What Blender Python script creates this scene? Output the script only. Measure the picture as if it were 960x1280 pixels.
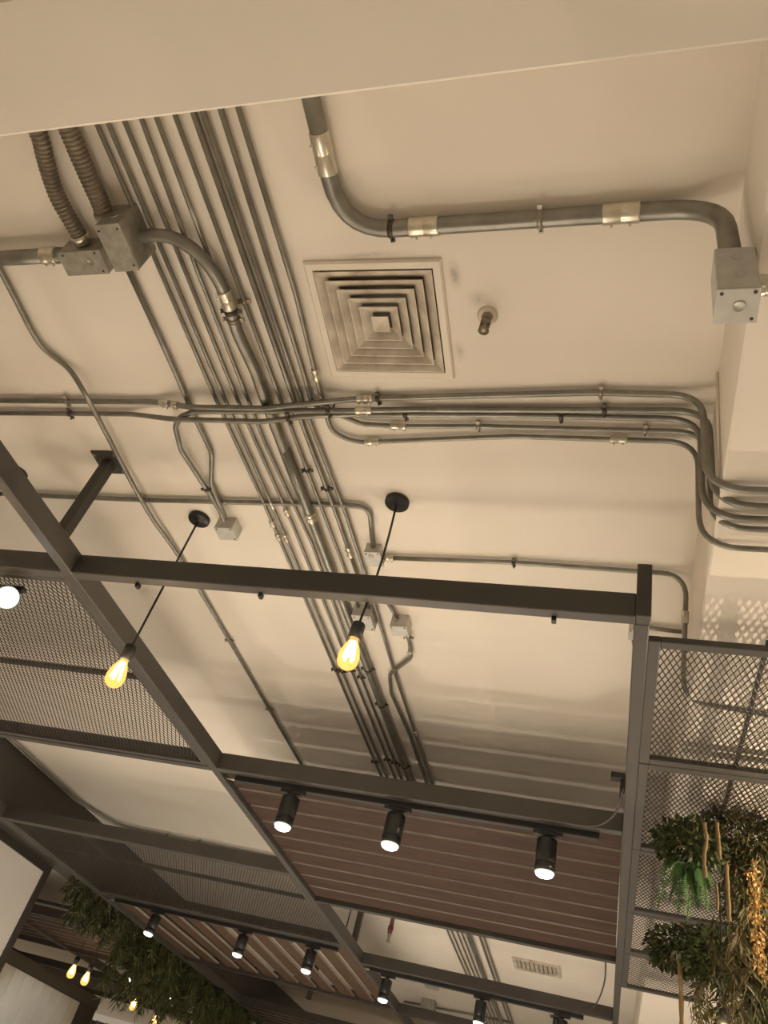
import bpy, math, random
import numpy as np
from mathutils import Vector

for o in list(bpy.data.objects):
    bpy.data.objects.remove(o, do_unlink=True)
S = bpy.context.scene
C = S.collection
random.seed(7)
rng = np.random.default_rng(7)

# ------------------------------------------------------------------ camera
# calibrated from three vanishing points of the photograph (960x1280 frame).
# world origin = eye point, Z up, X along the cross beams, Y along the long rails (metres)
F, CX, CY = 984.0, 480.0, 640.0
def cv(x, y):
    v = np.array([x - CX, -(y - CY), -F]); return v / np.linalg.norm(v)
_Z = cv(839, -465); _B = cv(748, 1600)
_Y = _B - (_B @ _Z) * _Z; _Y /= np.linalg.norm(_Y)
_X = np.cross(_Y, _Z)
ROT = np.array([_X, _Y, _Z])
cam_d = bpy.data.cameras.new('camera'); cam = bpy.data.objects.new('camera', cam_d); C.objects.link(cam)
cam_d.sensor_fit = 'VERTICAL'; cam_d.sensor_height = 36.0; cam_d.sensor_width = 27.0
cam_d.lens = F / 1280 * 36.0
cam_d.clip_start = 0.02; cam_d.clip_end = 200
from mathutils import Matrix
cam.matrix_world = Matrix([list(ROT[i]) + [0.0] for i in range(3)] + [[0, 0, 0, 1]])
S.camera = cam

def px(x, y, z):                       # pixel + height of the plane it lies on -> point
    d = ROT @ cv(x, y); return d * (z / d[2])
def proj(p):
    c = ROT.T @ np.asarray(p, float); return np.array([CX + F * c[0] / -c[2], CY - F * c[1] / -c[2]])

# ------------------------------------------------------------------ world, exposure
W = bpy.data.worlds.new('room_ambient'); S.world = W; W.use_nodes = True
bg = W.node_tree.nodes['Background']
bg.inputs[0].default_value = (0.80, 0.66, 0.49, 1); bg.inputs[1].default_value = 0.72
S.view_settings.view_transform = 'Standard'; S.view_settings.look = 'None'
S.view_settings.gamma = 1.0; S.view_settings.use_curve_mapping = False
S.view_settings.exposure = -0.76

LIGHTS = []
def lamp(name, kind, loc, color, energy, parent=None, org=(0, 0, 0), aim=None, size=0.05, angle=1.2, blend=0.6):
    d = bpy.data.lights.new(name, kind); d.color = color; d.energy = energy
    d.shadow_soft_size = size
    if kind == 'SPOT': d.spot_size = angle; d.spot_blend = blend
    o = bpy.data.objects.new(name, d); C.objects.link(o)
    o.location = Vector(loc) - Vector(org)
    if aim is not None: o.rotation_euler = Vector(aim).to_track_quat('-Z', 'Y').to_euler()
    if parent: o.parent = parent
    return o

H = 2.2            # ceiling above the eye
ZS = 1.77          # underside of the concrete down-stand beams
FLOOR = -1.6
WARM = (1.0, 0.74, 0.46); NEUT = (1.0, 0.86, 0.68); COOL = (1.0, 0.97, 0.92)

# ------------------------------------------------------------------ materials
def mat(name, col, rough=0.6, metal=0.0, var=0.0, scale=8.0, bump=0.0, emit=None, estr=0.0, stretch=None, col2=None, detail=4.0, spec=None):
    m = bpy.data.materials.new(name); m.use_nodes = True
    nt = m.node_tree; b = nt.nodes['Principled BSDF']
    b.inputs['Base Color'].default_value = (*col, 1); b.inputs['Roughness'].default_value = rough
    b.inputs['Metallic'].default_value = metal
    if spec is not None: b.inputs['Specular IOR Level'].default_value = spec
    if emit: b.inputs['Emission Color'].default_value = (*emit, 1); b.inputs['Emission Strength'].default_value = estr
    if var or bump:
        tc = nt.nodes.new('ShaderNodeTexCoord'); mp = nt.nodes.new('ShaderNodeMapping')
        nt.links.new(tc.outputs['Object'], mp.inputs[0])
        if stretch: mp.inputs['Scale'].default_value = stretch
        n = nt.nodes.new('ShaderNodeTexNoise'); n.inputs['Scale'].default_value = scale; n.inputs['Detail'].default_value = detail
        nt.links.new(mp.outputs[0], n.inputs['Vector'])
        if var:
            r = nt.nodes.new('ShaderNodeValToRGB')
            c2 = col2 or tuple(c * (1 - var) for c in col)
            r.color_ramp.elements[0].position = 0.3; r.color_ramp.elements[1].position = 0.7
            r.color_ramp.elements[0].color = (*c2, 1)
            r.color_ramp.elements[1].color = (*(min(1, c * (1 + var * .6)) for c in col), 1) if not col2 else (*col, 1)
            nt.links.new(n.outputs[0], r.inputs[0]); nt.links.new(r.outputs[0], b.inputs['Base Color'])
        if bump:
            bp = nt.nodes.new('ShaderNodeBump'); bp.inputs['Strength'].default_value = bump; bp.inputs['Distance'].default_value = 0.01
            nt.links.new(n.outputs[0], bp.inputs['Height']); nt.links.new(bp.outputs[0], b.inputs['Normal'])
    return m

def ceiling_mat():
    m = mat('cream_ceiling_paint', (0.80, 0.74, 0.66), 0.85)
    nt = m.node_tree; b = nt.nodes['Principled BSDF']; L = nt.links.new
    tc = nt.nodes.new('ShaderNodeTexCoord')
    n = nt.nodes.new('ShaderNodeTexNoise'); n.inputs['Scale'].default_value = 1.3; n.inputs['Detail'].default_value = 5
    L(tc.outputs['Object'], n.inputs['Vector'])
    r = nt.nodes.new('ShaderNodeValToRGB')
    r.color_ramp.elements[0].position = .3; r.color_ramp.elements[0].color = (0.76, 0.70, 0.615, 1)
    r.color_ramp.elements[1].position = .7; r.color_ramp.elements[1].color = (0.83, 0.775, 0.69, 1)
    L(n.outputs[0], r.inputs[0])
    # sooty smudges beside the air diffuser (dirt with a shape of its own)
    n2 = nt.nodes.new('ShaderNodeTexNoise'); n2.inputs['Scale'].default_value = 60; n2.inputs['Detail'].default_value = 3
    L(tc.outputs['Object'], n2.inputs['Vector'])
    prev = r.outputs[0]
    for (cx, cy, sx, sy, k) in ((-.565, 1.27, .035, .075, .55), (-.50, 1.36, .05, .05, .4), (-.585, 1.56, .03, .06, .35), (-.84, 1.185, .24, .018, .35), (-.47, 1.43, .10, .10, .10)):
        mp = nt.nodes.new('ShaderNodeMapping'); mp.vector_type = 'TEXTURE'
        mp.inputs['Location'].default_value = (cx, cy, H); mp.inputs['Scale'].default_value = (sx, sy, 1)
        L(tc.outputs['Object'], mp.inputs[0])
        g = nt.nodes.new('ShaderNodeTexGradient'); g.gradient_type = 'QUADRATIC_SPHERE'; L(mp.outputs[0], g.inputs[0])
        mu = nt.nodes.new('ShaderNodeMath'); mu.operation = 'MULTIPLY'; L(g.outputs['Fac'], mu.inputs[0])
        a = nt.nodes.new('ShaderNodeMath'); a.operation = 'MULTIPLY_ADD'; L(n2.outputs[0], a.inputs[0]); a.inputs[1].default_value = k * 1.8; a.inputs[2].default_value = k * .2
        L(a.outputs[0], mu.inputs[1])
        mx = nt.nodes.new('ShaderNodeMix'); mx.data_type = 'RGBA'
        L(mu.outputs[0], mx.inputs['Factor']); L(prev, mx.inputs['A']); mx.inputs['B'].default_value = (.16, .13, .10, 1)
        prev = mx.outputs['Result']
    L(prev, b.inputs['Base Color'])
    bp = nt.nodes.new('ShaderNodeBump'); bp.inputs['Strength'].default_value = .12; bp.inputs['Distance'].default_value = .004
    n3 = nt.nodes.new('ShaderNodeTexNoise'); n3.inputs['Scale'].default_value = 6; L(tc.outputs['Object'], n3.inputs['Vector'])
    L(n3.outputs[0], bp.inputs['Height']); L(bp.outputs[0], b.inputs['Normal'])
    return m

def bulb_mat():
    m = bpy.data.materials.new('amber_bulb_glass'); m.use_nodes = True; nt = m.node_tree
    for n in list(nt.nodes):
        if n.type == 'BSDF_PRINCIPLED': nt.nodes.remove(n)
    out = [n for n in nt.nodes if n.type == 'OUTPUT_MATERIAL'][0]
    t = nt.nodes.new('ShaderNodeBsdfTransparent'); t.inputs[0].default_value = (1, .78, .45, 1)
    e = nt.nodes.new('ShaderNodeEmission'); e.inputs[0].default_value = (1, .55, .15, 1); e.inputs[1].default_value = 4.2
    x = nt.nodes.new('ShaderNodeMixShader'); x.inputs[0].default_value = .42
    nt.links.new(t.outputs[0], x.inputs[1]); nt.links.new(e.outputs[0], x.inputs[2]); nt.links.new(x.outputs[0], out.inputs[0])
    return m

M = dict(
    ceil=ceiling_mat(),
    beam_paint=mat('cream_beam_paint', (0.80, 0.74, 0.65), .85, var=.05, scale=1.5, bump=.08),
    floor=mat('pale_floor', (0.62, 0.55, 0.46), .7, var=.1, scale=2),
    galv=mat('galvanised_conduit', (0.25, 0.242, 0.21), .36, .6, var=.22, scale=14, bump=.05),
    galv_dark=mat('dull_flexible_conduit', (0.20, 0.165, 0.12), .55, .35, var=.25, scale=20),
    coup=mat('bright_zinc_coupling', (0.62, 0.58, 0.48), .28, .8, var=.12, scale=25),
    box=mat('galvanised_box', (0.36, 0.34, 0.29), .45, .5, var=.25, scale=30, bump=.05),
    boxl=mat('pale_galvanised_box', (0.52, 0.51, 0.47), .5, .35, var=.12, scale=25),
    clip=mat('dark_clip_steel', (0.075, 0.065, 0.05), .5, .5),
    clipz=mat('zinc_clip', (0.30, 0.27, 0.21), .4, .6),
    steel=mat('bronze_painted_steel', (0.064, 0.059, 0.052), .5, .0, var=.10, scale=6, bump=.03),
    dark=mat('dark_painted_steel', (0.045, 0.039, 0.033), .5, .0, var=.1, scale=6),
    mesh=mat('dark_expanded_metal', (0.030, 0.023, 0.017), .5, .2),
    black=mat('black_plastic', (0.014, 0.014, 0.014), .42),
    bodyb=mat('black_lamp_body', (0.018, 0.019, 0.019), .35, .1),
    wood=mat('walnut_slat_wood', (0.074, 0.043, 0.032), .7, 0, spec=.2, scale=5, stretch=(.5, 9, 9), var=.3, col2=(.034, .018, .0125), bump=.05, detail=6),
    woody=mat('brown_slat_wood', (0.115, 0.077, 0.053), .7, 0, spec=.2, scale=5, stretch=(9, .5, 9), var=.3, col2=(.09, .052, .032), bump=.05, detail=6),
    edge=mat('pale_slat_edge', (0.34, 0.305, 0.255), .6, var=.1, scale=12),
    diff=mat('off_white_diffuser', (0.72, 0.66, 0.56), .55, var=.12, scale=11, col2=(.40, .34, .27)),
    dframe=mat('cream_diffuser_frame', (0.76, 0.70, 0.60), .55, var=.03, scale=5),
    duct=mat('dark_duct', (0.16, 0.14, 0.115), .8),
    brass=mat('dull_brass', (0.28, 0.24, 0.17), .4, .7),
    red=mat('red_pipe_paint', (0.10, 0.013, 0.011), .45),
    white=mat('white_wall_paint', (0.72, 0.68, 0.63), .8, var=.04, scale=2),
    board=mat('white_board_paint', (0.62, 0.62, 0.57), .7, var=.06, scale=4),
    glass=bulb_mat(),
    fil=mat('glowing_filament', (1, .7, .3), .5, emit=(1, .78, .42), estr=45),
    lens=mat('lit_spot_lens', (1, 1, 1), .4, emit=(1, .97, .92), estr=14),
    lensrim=mat('frosted_lens_rim', (.85, .95, .92), .3, emit=(.8, .95, .90), estr=1.1),
    leaf=mat('ivy_leaf', (0.045, 0.060, 0.016), .5, var=.5, scale=30),
    fern=mat('fern_green', (0.055, 0.125, 0.030), .5, var=.35, scale=16),
    vine=mat('trailing_vine_green', (0.085, 0.105, 0.028), .55, var=.5, scale=9),
    olive=mat('olive_dry_vine', (0.085, 0.070, 0.023), .6, var=.4, scale=14),
    stem=mat('tan_dry_stem', (0.20, 0.135, 0.058), .7, var=.25, scale=20),
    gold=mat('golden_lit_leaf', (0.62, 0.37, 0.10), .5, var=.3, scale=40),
    cable=mat('mauve_cable', (0.055, 0.036, 0.045), .5),
    fabric=mat('grey_fabric', (0.20, 0.19, 0.20), .8, var=.4, scale=12),
    brick=mat('terracotta_panel', (0.30, 0.12, 0.055), .7, var=.2, scale=10),
)

# ------------------------------------------------------------------ mesh builder
ORG = {}
def V3(p): return np.asarray(p, float)
def unit(v):
    v = V3(v); return v / (np.linalg.norm(v) + 1e-12)
class MB:
    def __init__(s): s.v = []; s.f = []; s.m = []; s.sm = []
    def add(s, vs, fs, mi=0, smooth=False):
        b = len(s.v); s.v += [tuple(map(float, p)) for p in vs]
        for f in fs:
            s.f.append(tuple(i + b for i in f)); s.m.append(mi); s.sm.append(smooth)
        return s
    def box(s, x0, x1, y0, y1, z0, z1, mi=0, side_mi=None):
        vs = [(x, y, z) for z in (z0, z1) for y in (y0, y1) for x in (x0, x1)]
        fs = [(0, 2, 3, 1), (4, 5, 7, 6)]; sd = [(0, 1, 5, 4), (2, 6, 7, 3), (0, 4, 6, 2), (1, 3, 7, 5)]
        if side_mi is None: return s.add(vs, fs + sd, mi)
        b = len(s.v); s.add(vs, fs, mi)
        for f in sd:
            s.f.append(tuple(i + b for i in f)); s.m.append(side_mi); s.sm.append(False)
        return s
    def bbox(s, x0, x1, y0, y1, z0, z1, c=0.004, mi=0):
        """box with chamfered edges"""
        x0, x1 = min(x0, x1), max(x0, x1); y0, y1 = min(y0, y1), max(y0, y1); z0, z1 = min(z0, z1), max(z0, z1)
        c = min(c, (x1 - x0) * .3, (y1 - y0) * .3, (z1 - z0) * .3)
        L = (x0, y0, z0); U = (x1, y1, z1); vs = []; idx = {}
        for k in range(8):
            sg = [(k >> a) & 1 for a in range(3)]
            for a in range(3):
                p = [ (U[d] if sg[d] else L[d]) if d == a else ((U[d] - c) if sg[d] else (L[d] + c)) for d in range(3)]
                idx[(k, a)] = len(vs); vs.append(p)
        fs = []
        for a in range(3):
            b_, c_ = (a + 1) % 3, (a + 2) % 3
            for sgn in (0, 1):
                q = []
                for (u, w) in ((0, 0), (1, 0), (1, 1), (0, 1)):
                    k = (sgn << a) | (u << b_) | (w << c_); q.append(idx[(k, a)])
                fs.append(tuple(q if sgn else q[::-1]))
        for a in range(3):                       # edge chamfers along axis a
            b_, c_ = (a + 1) % 3, (a + 2) % 3
            for u in (0, 1):
                for w in (0, 1):
                    k0 = (u << b_) | (w << c_); k1 = k0 | (1 << a)
                    q = (idx[(k0, b_)], idx[(k1, b_)], idx[(k1, c_)], idx[(k0, c_)])
                    fs.append(q if u != w else q[::-1])
        for k in range(8):
            t = (idx[(k, 0)], idx[(k, 1)], idx[(k, 2)])
            fs.append(t if bin(k).count('1') % 2 == 1 else t[::-1])
        return s.add(vs, fs, mi)
    def obox(s, c, ax, ay, az, mi=0):
        c, ax, ay, az = map(V3, (c, ax, ay, az))
        vs = [c + i * ax + j * ay + k * az for k in (-1, 1) for j in (-1, 1) for i in (-1, 1)]
        return s.add(vs, [(0, 2, 3, 1), (4, 5, 7, 6), (0, 1, 5, 4), (2, 6, 7, 3), (0, 4, 6, 2), (1, 3, 7, 5)], mi)
    def tube(s, pts, r, n=10, caps=True, mi=0, smooth=True):
        pts = [V3(p) for p in pts]; N = len(pts)
        rs = list(r) if hasattr(r, '__len__') else [r] * N
        T = [unit(pts[min(i + 1, N - 1)] - pts[max(i - 1, 0)]) for i in range(N)]
        u = unit(np.cross(T[0], (0, 0, 1) if abs(T[0][2]) < .9 else (1, 0, 0))); vs = []
        for i in range(N):
            u = unit(u - (u @ T[i]) * T[i]); w = np.cross(T[i], u)
            for k in range(n):
                a = 2 * math.pi * k / n
                vs.append(pts[i] + rs[i] * (math.cos(a) * u + math.sin(a) * w))
        fs = [(i * n + k, i * n + (k + 1) % n, (i + 1) * n + (k + 1) % n, (i + 1) * n + k) for i in range(N - 1) for k in range(n)]
        s.add(vs, fs, mi, smooth)
        if caps:
            b = len(s.v) - len(vs)
            s.f.append(tuple(b + k for k in range(n))[::-1]); s.m.append(mi); s.sm.append(False)
            s.f.append(tuple(b + (N - 1) * n + k for k in range(n))); s.m.append(mi); s.sm.append(False)
        return s
    def lathe(s, o, ax, prof, n=20, mi=0, smooth=True):
        """prof = [(t along axis, radius)]"""
        o = V3(o); ax = unit(ax); u = unit(np.cross(ax, (0, 0, 1) if abs(ax[2]) < .9 else (1, 0, 0))); w = np.cross(ax, u); vs = []
        for t, r in prof:
            for k in range(n):
                a = 2 * math.pi * k / n
                vs.append(o + ax * t + max(r, 1e-5) * (math.cos(a) * u + math.sin(a) * w))
        fs = [(i * n + k, i * n + (k + 1) % n, (i + 1) * n + (k + 1) % n, (i + 1) * n + k) for i in range(len(prof) - 1) for k in range(n)]
        return s.add(vs, fs, mi, smooth)
    def build(s, name, mats, parent=None):
        me = bpy.data.meshes.new(name)
        A = np.array(s.v, float)
        org = ORG[parent.name] if parent else np.array([(A[:, 0].min() + A[:, 0].max()) / 2, (A[:, 1].min() + A[:, 1].max()) / 2, A[:, 2].min()])
        if getattr(s, 'keep', False): org = np.zeros(3)
        me.from_pydata((A - org).tolist(), [], s.f)
        for m_ in (mats if isinstance(mats, (list, tuple)) else [mats]): me.materials.append(m_)
        me.polygons.foreach_set('material_index', s.m); me.polygons.foreach_set('use_smooth', s.sm)
        me.update()
        o = bpy.data.objects.new(name, me); C.objects.link(o)
        if parent: o.parent = parent
        else: o.location = org
        ORG[o.name] = org
        return o
LABELS = set()
def tag(o, label, cat, group=None):
    o['label'] = label; o['category'] = cat
    if group: o['group'] = group
    if label in LABELS: print('DUP LABEL', label)
    LABELS.add(label)
    return o
def thing(name, label, cat, loc, group=None):
    o = bpy.data.objects.new(name, None); C.objects.link(o); o.location = tuple(map(float, loc))
    o.empty_display_size = .05
    ORG[o.name] = V3(loc)
    return tag(o, label, cat, group)
def struct(o):
    o['kind'] = 'structure'; return o

def fillet(pts, rad, n=7):
    """round the corners of a polyline"""
    pts = [V3(p) for p in pts]
    rr = list(rad) if hasattr(rad, '__len__') else [rad] * len(pts)
    out = [pts[0]]
    for i in range(1, len(pts) - 1):
        a, b, c = pts[i - 1], pts[i], pts[i + 1]
        d1, d2 = unit(a - b), unit(c - b)
        ang = math.acos(max(-1, min(1, d1 @ d2)))
        if math.pi - ang < .02: out.append(b); continue
        t = min(rr[i] / math.tan(ang / 2), .48 * np.linalg.norm(a - b), .48 * np.linalg.norm(c - b))
        p0, p2 = b + d1 * t, b + d2 * t
        for k in range(n + 1):
            q = k / n; out.append((1 - q) ** 2 * p0 + 2 * q * (1 - q) * b + q * q * p2)
    out.append(pts[-1]); return out
def smooth_path(pts, n=6):
    P = [V3(p) for p in pts]; out = []
    for i in range(len(P) - 1):
        p0, p1, p2, p3 = P[max(i - 1, 0)], P[i], P[i + 1], P[min(i + 2, len(P) - 1)]
        for k in range(n):
            t = k / n
            out.append(.5 * (2 * p1 + (p2 - p0) * t + (2 * p0 - 5 * p1 + 4 * p2 - p3) * t * t + (3 * p1 - p0 - 3 * p2 + p3) * t ** 3))
    out.append(P[-1]); return out
def near_px(path, x, y):
    best = None
    for a, b in zip(path[:-1], path[1:]):
        L = np.linalg.norm(b - a)
        for k in range(max(2, int(L / .01))):
            q = a + (b - a) * (k / max(2, int(L / .01))); d = np.sum((proj(q) - (x, y)) ** 2)
            if best is None or d < best[0]: best = (d, q, unit(b - a))
    return best[1], best[2]

# ------------------------------------------------------------------ the building
DC = V3((-.838, 1.432)); DA = math.radians(2.0); DHALF = .231          # air diffuser centre, turn, half size
def dpt(u, w, z):
    c, s_ = math.cos(DA), math.sin(DA); return (DC[0] + c * u - s_ * w, DC[1] + s_ * u + c * w, z)
hole = .205
m = MB(); m.keep = True
O4 = [(-14, -4), (6, -4), (6, 24), (-14, 24)]; I4 = [dpt(-hole, -hole, 0)[:2], dpt(hole, -hole, 0)[:2], dpt(hole, hole, 0)[:2], dpt(-hole, hole, 0)[:2]]
vs = [(x, y, H) for x, y in O4] + [(x, y, H) for x, y in I4]
m.add(vs, [(0, 4, 5, 1)[::-1], (1, 5, 6, 2)[::-1], (2, 6, 7, 3)[::-1], (3, 7, 4, 0)[::-1]])
m.add([(x, y, H + .25) for x, y in O4] , [(0, 1, 2, 3)])
m.add([(x, y, z) for z in (H, H + .25) for x, y in O4], [(0, 1, 5, 4), (1, 2, 6, 5), (2, 3, 7, 6), (3, 0, 4, 7)])
struct(m.build('ceiling', M['ceil']))
def sbox(name, mt, *b, c=None):
    m = MB()
    if c: m.bbox(*b, c=c)
    else: m.box(*b)
    return struct(m.build(name, mt))
sbox('ceiling_beam', M['beam_paint'], -14, .245, .285, .568, ZS, H + .02, c=.006)         # crosses above the viewer
sbox('ceiling_beam', M['beam_paint'], .245, .95, -4, 24, ZS, H + .02, c=.006)             # along the right side
sbox('ceiling_beam', M['dark'], -5.49, -5.0, -4, 24, 1.754, H + .02, c=.006)              # dark fascia on the left
sbox('floor', M['floor'], -14, 6, -4, 24, FLOOR - .1, FLOOR)
wl = sbox('wall_left', M['white'], -5.62, -5.49, -2, 7.38, FLOOR, 1.754)
sbox('trim_1', M['dark'], -5.63, -5.47, 7.38, 7.47, FLOOR, 1.754, c=.005)
sbox('trim_2', M['dark'], -5.489, -5.465, -2, 7.38, 1.68, 1.754)

# ------------------------------------------------------------------ steel pergola under the ceiling
ZB, ZT, BW = 1.66, 1.76, .05
perg = thing('steel_pergola', 'bronze painted steel pergola frame of box section beams hung below the ceiling', 'pergola', (-2.28, 2.29, ZB))
def beam(x0, x1, y0, y1, z0=ZB, z1=ZT, name='beam', mt='steel'):
    return MB().bbox(x0, x1, y0, y1, z0, z1, c=.0035).build(name, M[mt], perg)
beam(-2.31, -2.26, .35, 14.0, name='rail')
beam(.022, .072, 2.312, 14.0, name='rail')
beam(-5.0, -4.955, 2.32, 14.0, name='rail')
beam(.026, .076, 2.258, 2.312, ZB, 1.888, name='end_post')
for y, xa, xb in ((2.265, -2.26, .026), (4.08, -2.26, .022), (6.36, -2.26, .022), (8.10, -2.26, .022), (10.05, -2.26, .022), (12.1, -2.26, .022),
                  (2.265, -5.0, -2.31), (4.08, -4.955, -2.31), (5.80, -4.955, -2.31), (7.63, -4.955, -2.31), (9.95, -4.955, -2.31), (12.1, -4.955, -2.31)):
    beam(xa, xb, y, y + BW, mt='dark' if y > 5.9 else 'steel')  # farther beams take the darker steel to stand in for shade
# hanger posts with their ceiling plates
def hanger(x, y, zt=H, w=.025):
    hp = MB().bbox(x - w, x + w, y - w, y + w, ZT, zt - .006, c=.003).build('hanger_post', M['dark'], perg)
    m = MB().bbox(x - .07, x + .07, y - .07, y + .07, zt - .008, zt, c=.002)
    m.build('ceiling_plate', M['dark'], hp)
    for sx in (-1, 1):
        for sy in (-1, 1):
            MB().lathe((x + sx * .052, y + sy * .052, zt - .008), (0, 0, -1), [(0, .008), (.006, .008), (.006, 0)], 8, smooth=False).build('bolt', M['clipz'], hp)
hanger(-2.285, 2.13)
hanger(-2.285, 7.78, w=.025); hanger(-.62, 11.2, w=.03); hanger(-3.7, 11.2, w=.03)
# small cable clips on the beams
for (x, y) in ((325, 742), (692, 768), (172, 731)):
    p = px(x, y, ZB - .006); MB().bbox(p[0] - .008, p[0] + .008, 2.30, 2.325, ZB - .018, ZB + .004, c=.002).build('cable_clip', M['black'], perg)

# slatted timber panels: slats across (right bay) and slats along (left bay)
def slat_panel(label, loc, slats, mts, group=None):
    t = thing('slat_panel', label, 'slat panel', loc, group)
    for b in slats:
        MB().box(*b, side_mi=1).build('slat', mts, t)
    return t
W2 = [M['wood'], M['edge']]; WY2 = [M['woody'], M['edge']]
zs0 = 1.692
slat_panel('walnut slat panel with pale edges behind the three nearest spotlights', (-1.1, 4.2, zs0),
           [(-2.255, .018, 4.185 + i * .2425, 4.185 + i * .2425 + .209, zs0, zs0 + .022) for i in range(9)], W2)
xs = [-4.30, -4.05, -3.79, -3.53, -3.31, -3.08, -2.84, -2.61]
slat_panel('brown slat panel with open gaps left of the long centre rail', (-3.4, 7.7, zs0),
           [(x - .078, x + .078, 7.685, 9.945, zs0, zs0 + .024) for x in [-4.83, -4.57] + xs + [-2.40]], WY2)
slat_panel('distant walnut slat panel at the bottom edge beyond the open slats', (-3.4, 12.2, zs0),
           [(-4.95, -2.32, 12.15 + i * .2425, 12.15 + i * .2425 + .2, zs0, zs0 + .022) for i in range(5)], W2)

# expanded metal panels
def diamond_mesh(name, x0, x1, y0, y1, z, cw, ch, w, t, parent, mt):
    nx = max(1, round((x1 - x0) / cw)); ny = max(1, round((y1 - y0) / ch)); cw = (x1 - x0) / nx; ch = (y1 - y0) / ny
    I, J = np.meshgrid(np.arange(nx), np.arange(ny), indexing='ij'); I = I.ravel(); J = J.ravel()
    cx = x0 + (I + .5) * cw; cy = y0 + (J + .5) * ch
    top = np.stack([cx, cy + ch / 2], 1); bot = np.stack([cx, cy - ch / 2], 1); le = np.stack([cx - cw / 2, cy], 1); ri = np.stack([cx + cw / 2, cy], 1)
    A = np.concatenate([bot, bot, le, ri]); B = np.concatenate([le, ri, top, top])
    d = B - A; d /= np.linalg.norm(d, axis=1)[:, None]; nrm = np.stack([-d[:, 1], d[:, 0]], 1) * w / 2
    K = len(A); v = np.zeros((K, 8, 3))
    for i, (P, sg, zz) in enumerate(((A, 1, 0), (A, -1, 0), (B, -1, 0), (B, 1, 0), (A, 1, t), (A, -1, t), (B, -1, t), (B, 1, t))):
        v[:, i, :2] = P + sg * nrm; v[:, i, 2] = z + zz
    org = ORG[parent.name]; v = v.reshape(-1, 3) - org
    quads = np.array([(0, 3, 2, 1), (4, 5, 6, 7), (0, 4, 7, 3), (1, 2, 6, 5)])
    f = (np.arange(K)[:, None, None] * 8 + quads[None]).reshape(-1, 4)
    me = bpy.data.meshes.new(name)
    me.vertices.add(len(v)); me.vertices.foreach_set('co', v.ravel())
    me.loops.add(f.size); me.loops.foreach_set('vertex_index', f.ravel().astype(np.int32))
    me.polygons.add(len(f)); me.polygons.foreach_set('loop_start', np.arange(0, f.size, 4, dtype=np.int32)); me.polygons.foreach_set('loop_total', np.full(len(f), 4, np.int32))
    me.update(); me.validate(); me.materials.append(mt)
    o = bpy.data.objects.new(name, me); C.objects.link(o); o.parent = parent; ORG[o.name] = org; o['kind'] = 'stuff'
    return o
def mesh_panel(label, x0, x1, y0, y1, bars=(), fw=.032, cw=.0225, ch=.056, w=.0043, group=None, mt='steel'):
    t = thing('mesh_panel', label, 'mesh panel', ((x0 + x1) / 2, (y0 + y1) / 2, 1.66), group)
    z0, z1 = 1.664, 1.690
    for b in ((x0, x0 + fw, y0, y1), (x1 - fw, x1, y0, y1), (x0 + fw, x1 - fw, y0, y0 + fw), (x0 + fw, x1 - fw, y1 - fw, y1)):
        MB().bbox(*b, z0, z1, c=.003).build('frame_bar', M[mt], t)
    for b in bars: MB().bbox(*b, z0 + .014, z1 + .012, c=.003).build('cross_bar', M[mt], t)
    diamond_mesh('expanded_mesh', x0 + fw * .6, x1 - fw * .6, y0 + fw * .6, y1 - fw * .6, 1.675, cw, ch, w, .0018, t, M['mesh'])
ry = [2.405, 3.33, 4.29, 5.265, 6.11, 7.0]
rl = ('nearest mesh panel right of the rail, in front of the warm beam', 'second mesh panel right of the rail, just above the fern tops',
      'third mesh panel right of the rail, behind the fern fronds', 'fourth mesh panel right of the rail, above the lower ivy bush', 'farthest mesh panel right of the rail, below the lower ivy bush')
for i in range(5):
    x1 = 1.35 if i < 3 else .62
    mesh_panel(rl[i], .0716, x1, ry[i] + .004, ry[i + 1] - .004, fw=.042, group='mesh panels beside the right rail')
bb = thing('support_bar', 'brown steel bar seen through the right mesh panels', 'steel bar', (.46, 2.4, 1.71))
MB().bbox(.450, .464, 2.42, 4.6, 1.70, 1.72, c=.002).build('bar', M['steel'], bb)
mesh_panel('mesh panel on the left behind the glowing spotlight, nearest the viewer', -4.95, -2.315, 2.32, 4.075, bars=((-4.9, -2.35, 3.14, 3.17),), cw=.0255, w=.0048, ch=.062)
mesh_panel('far mesh panel left of the rail with a bar across its middle', -4.95, -2.315, 5.855, 7.625, bars=((-4.9, -2.35, 6.42, 6.46), (-4.24, -4.2, 5.9, 6.42)), cw=.0255, w=.0048, ch=.062)

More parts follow.
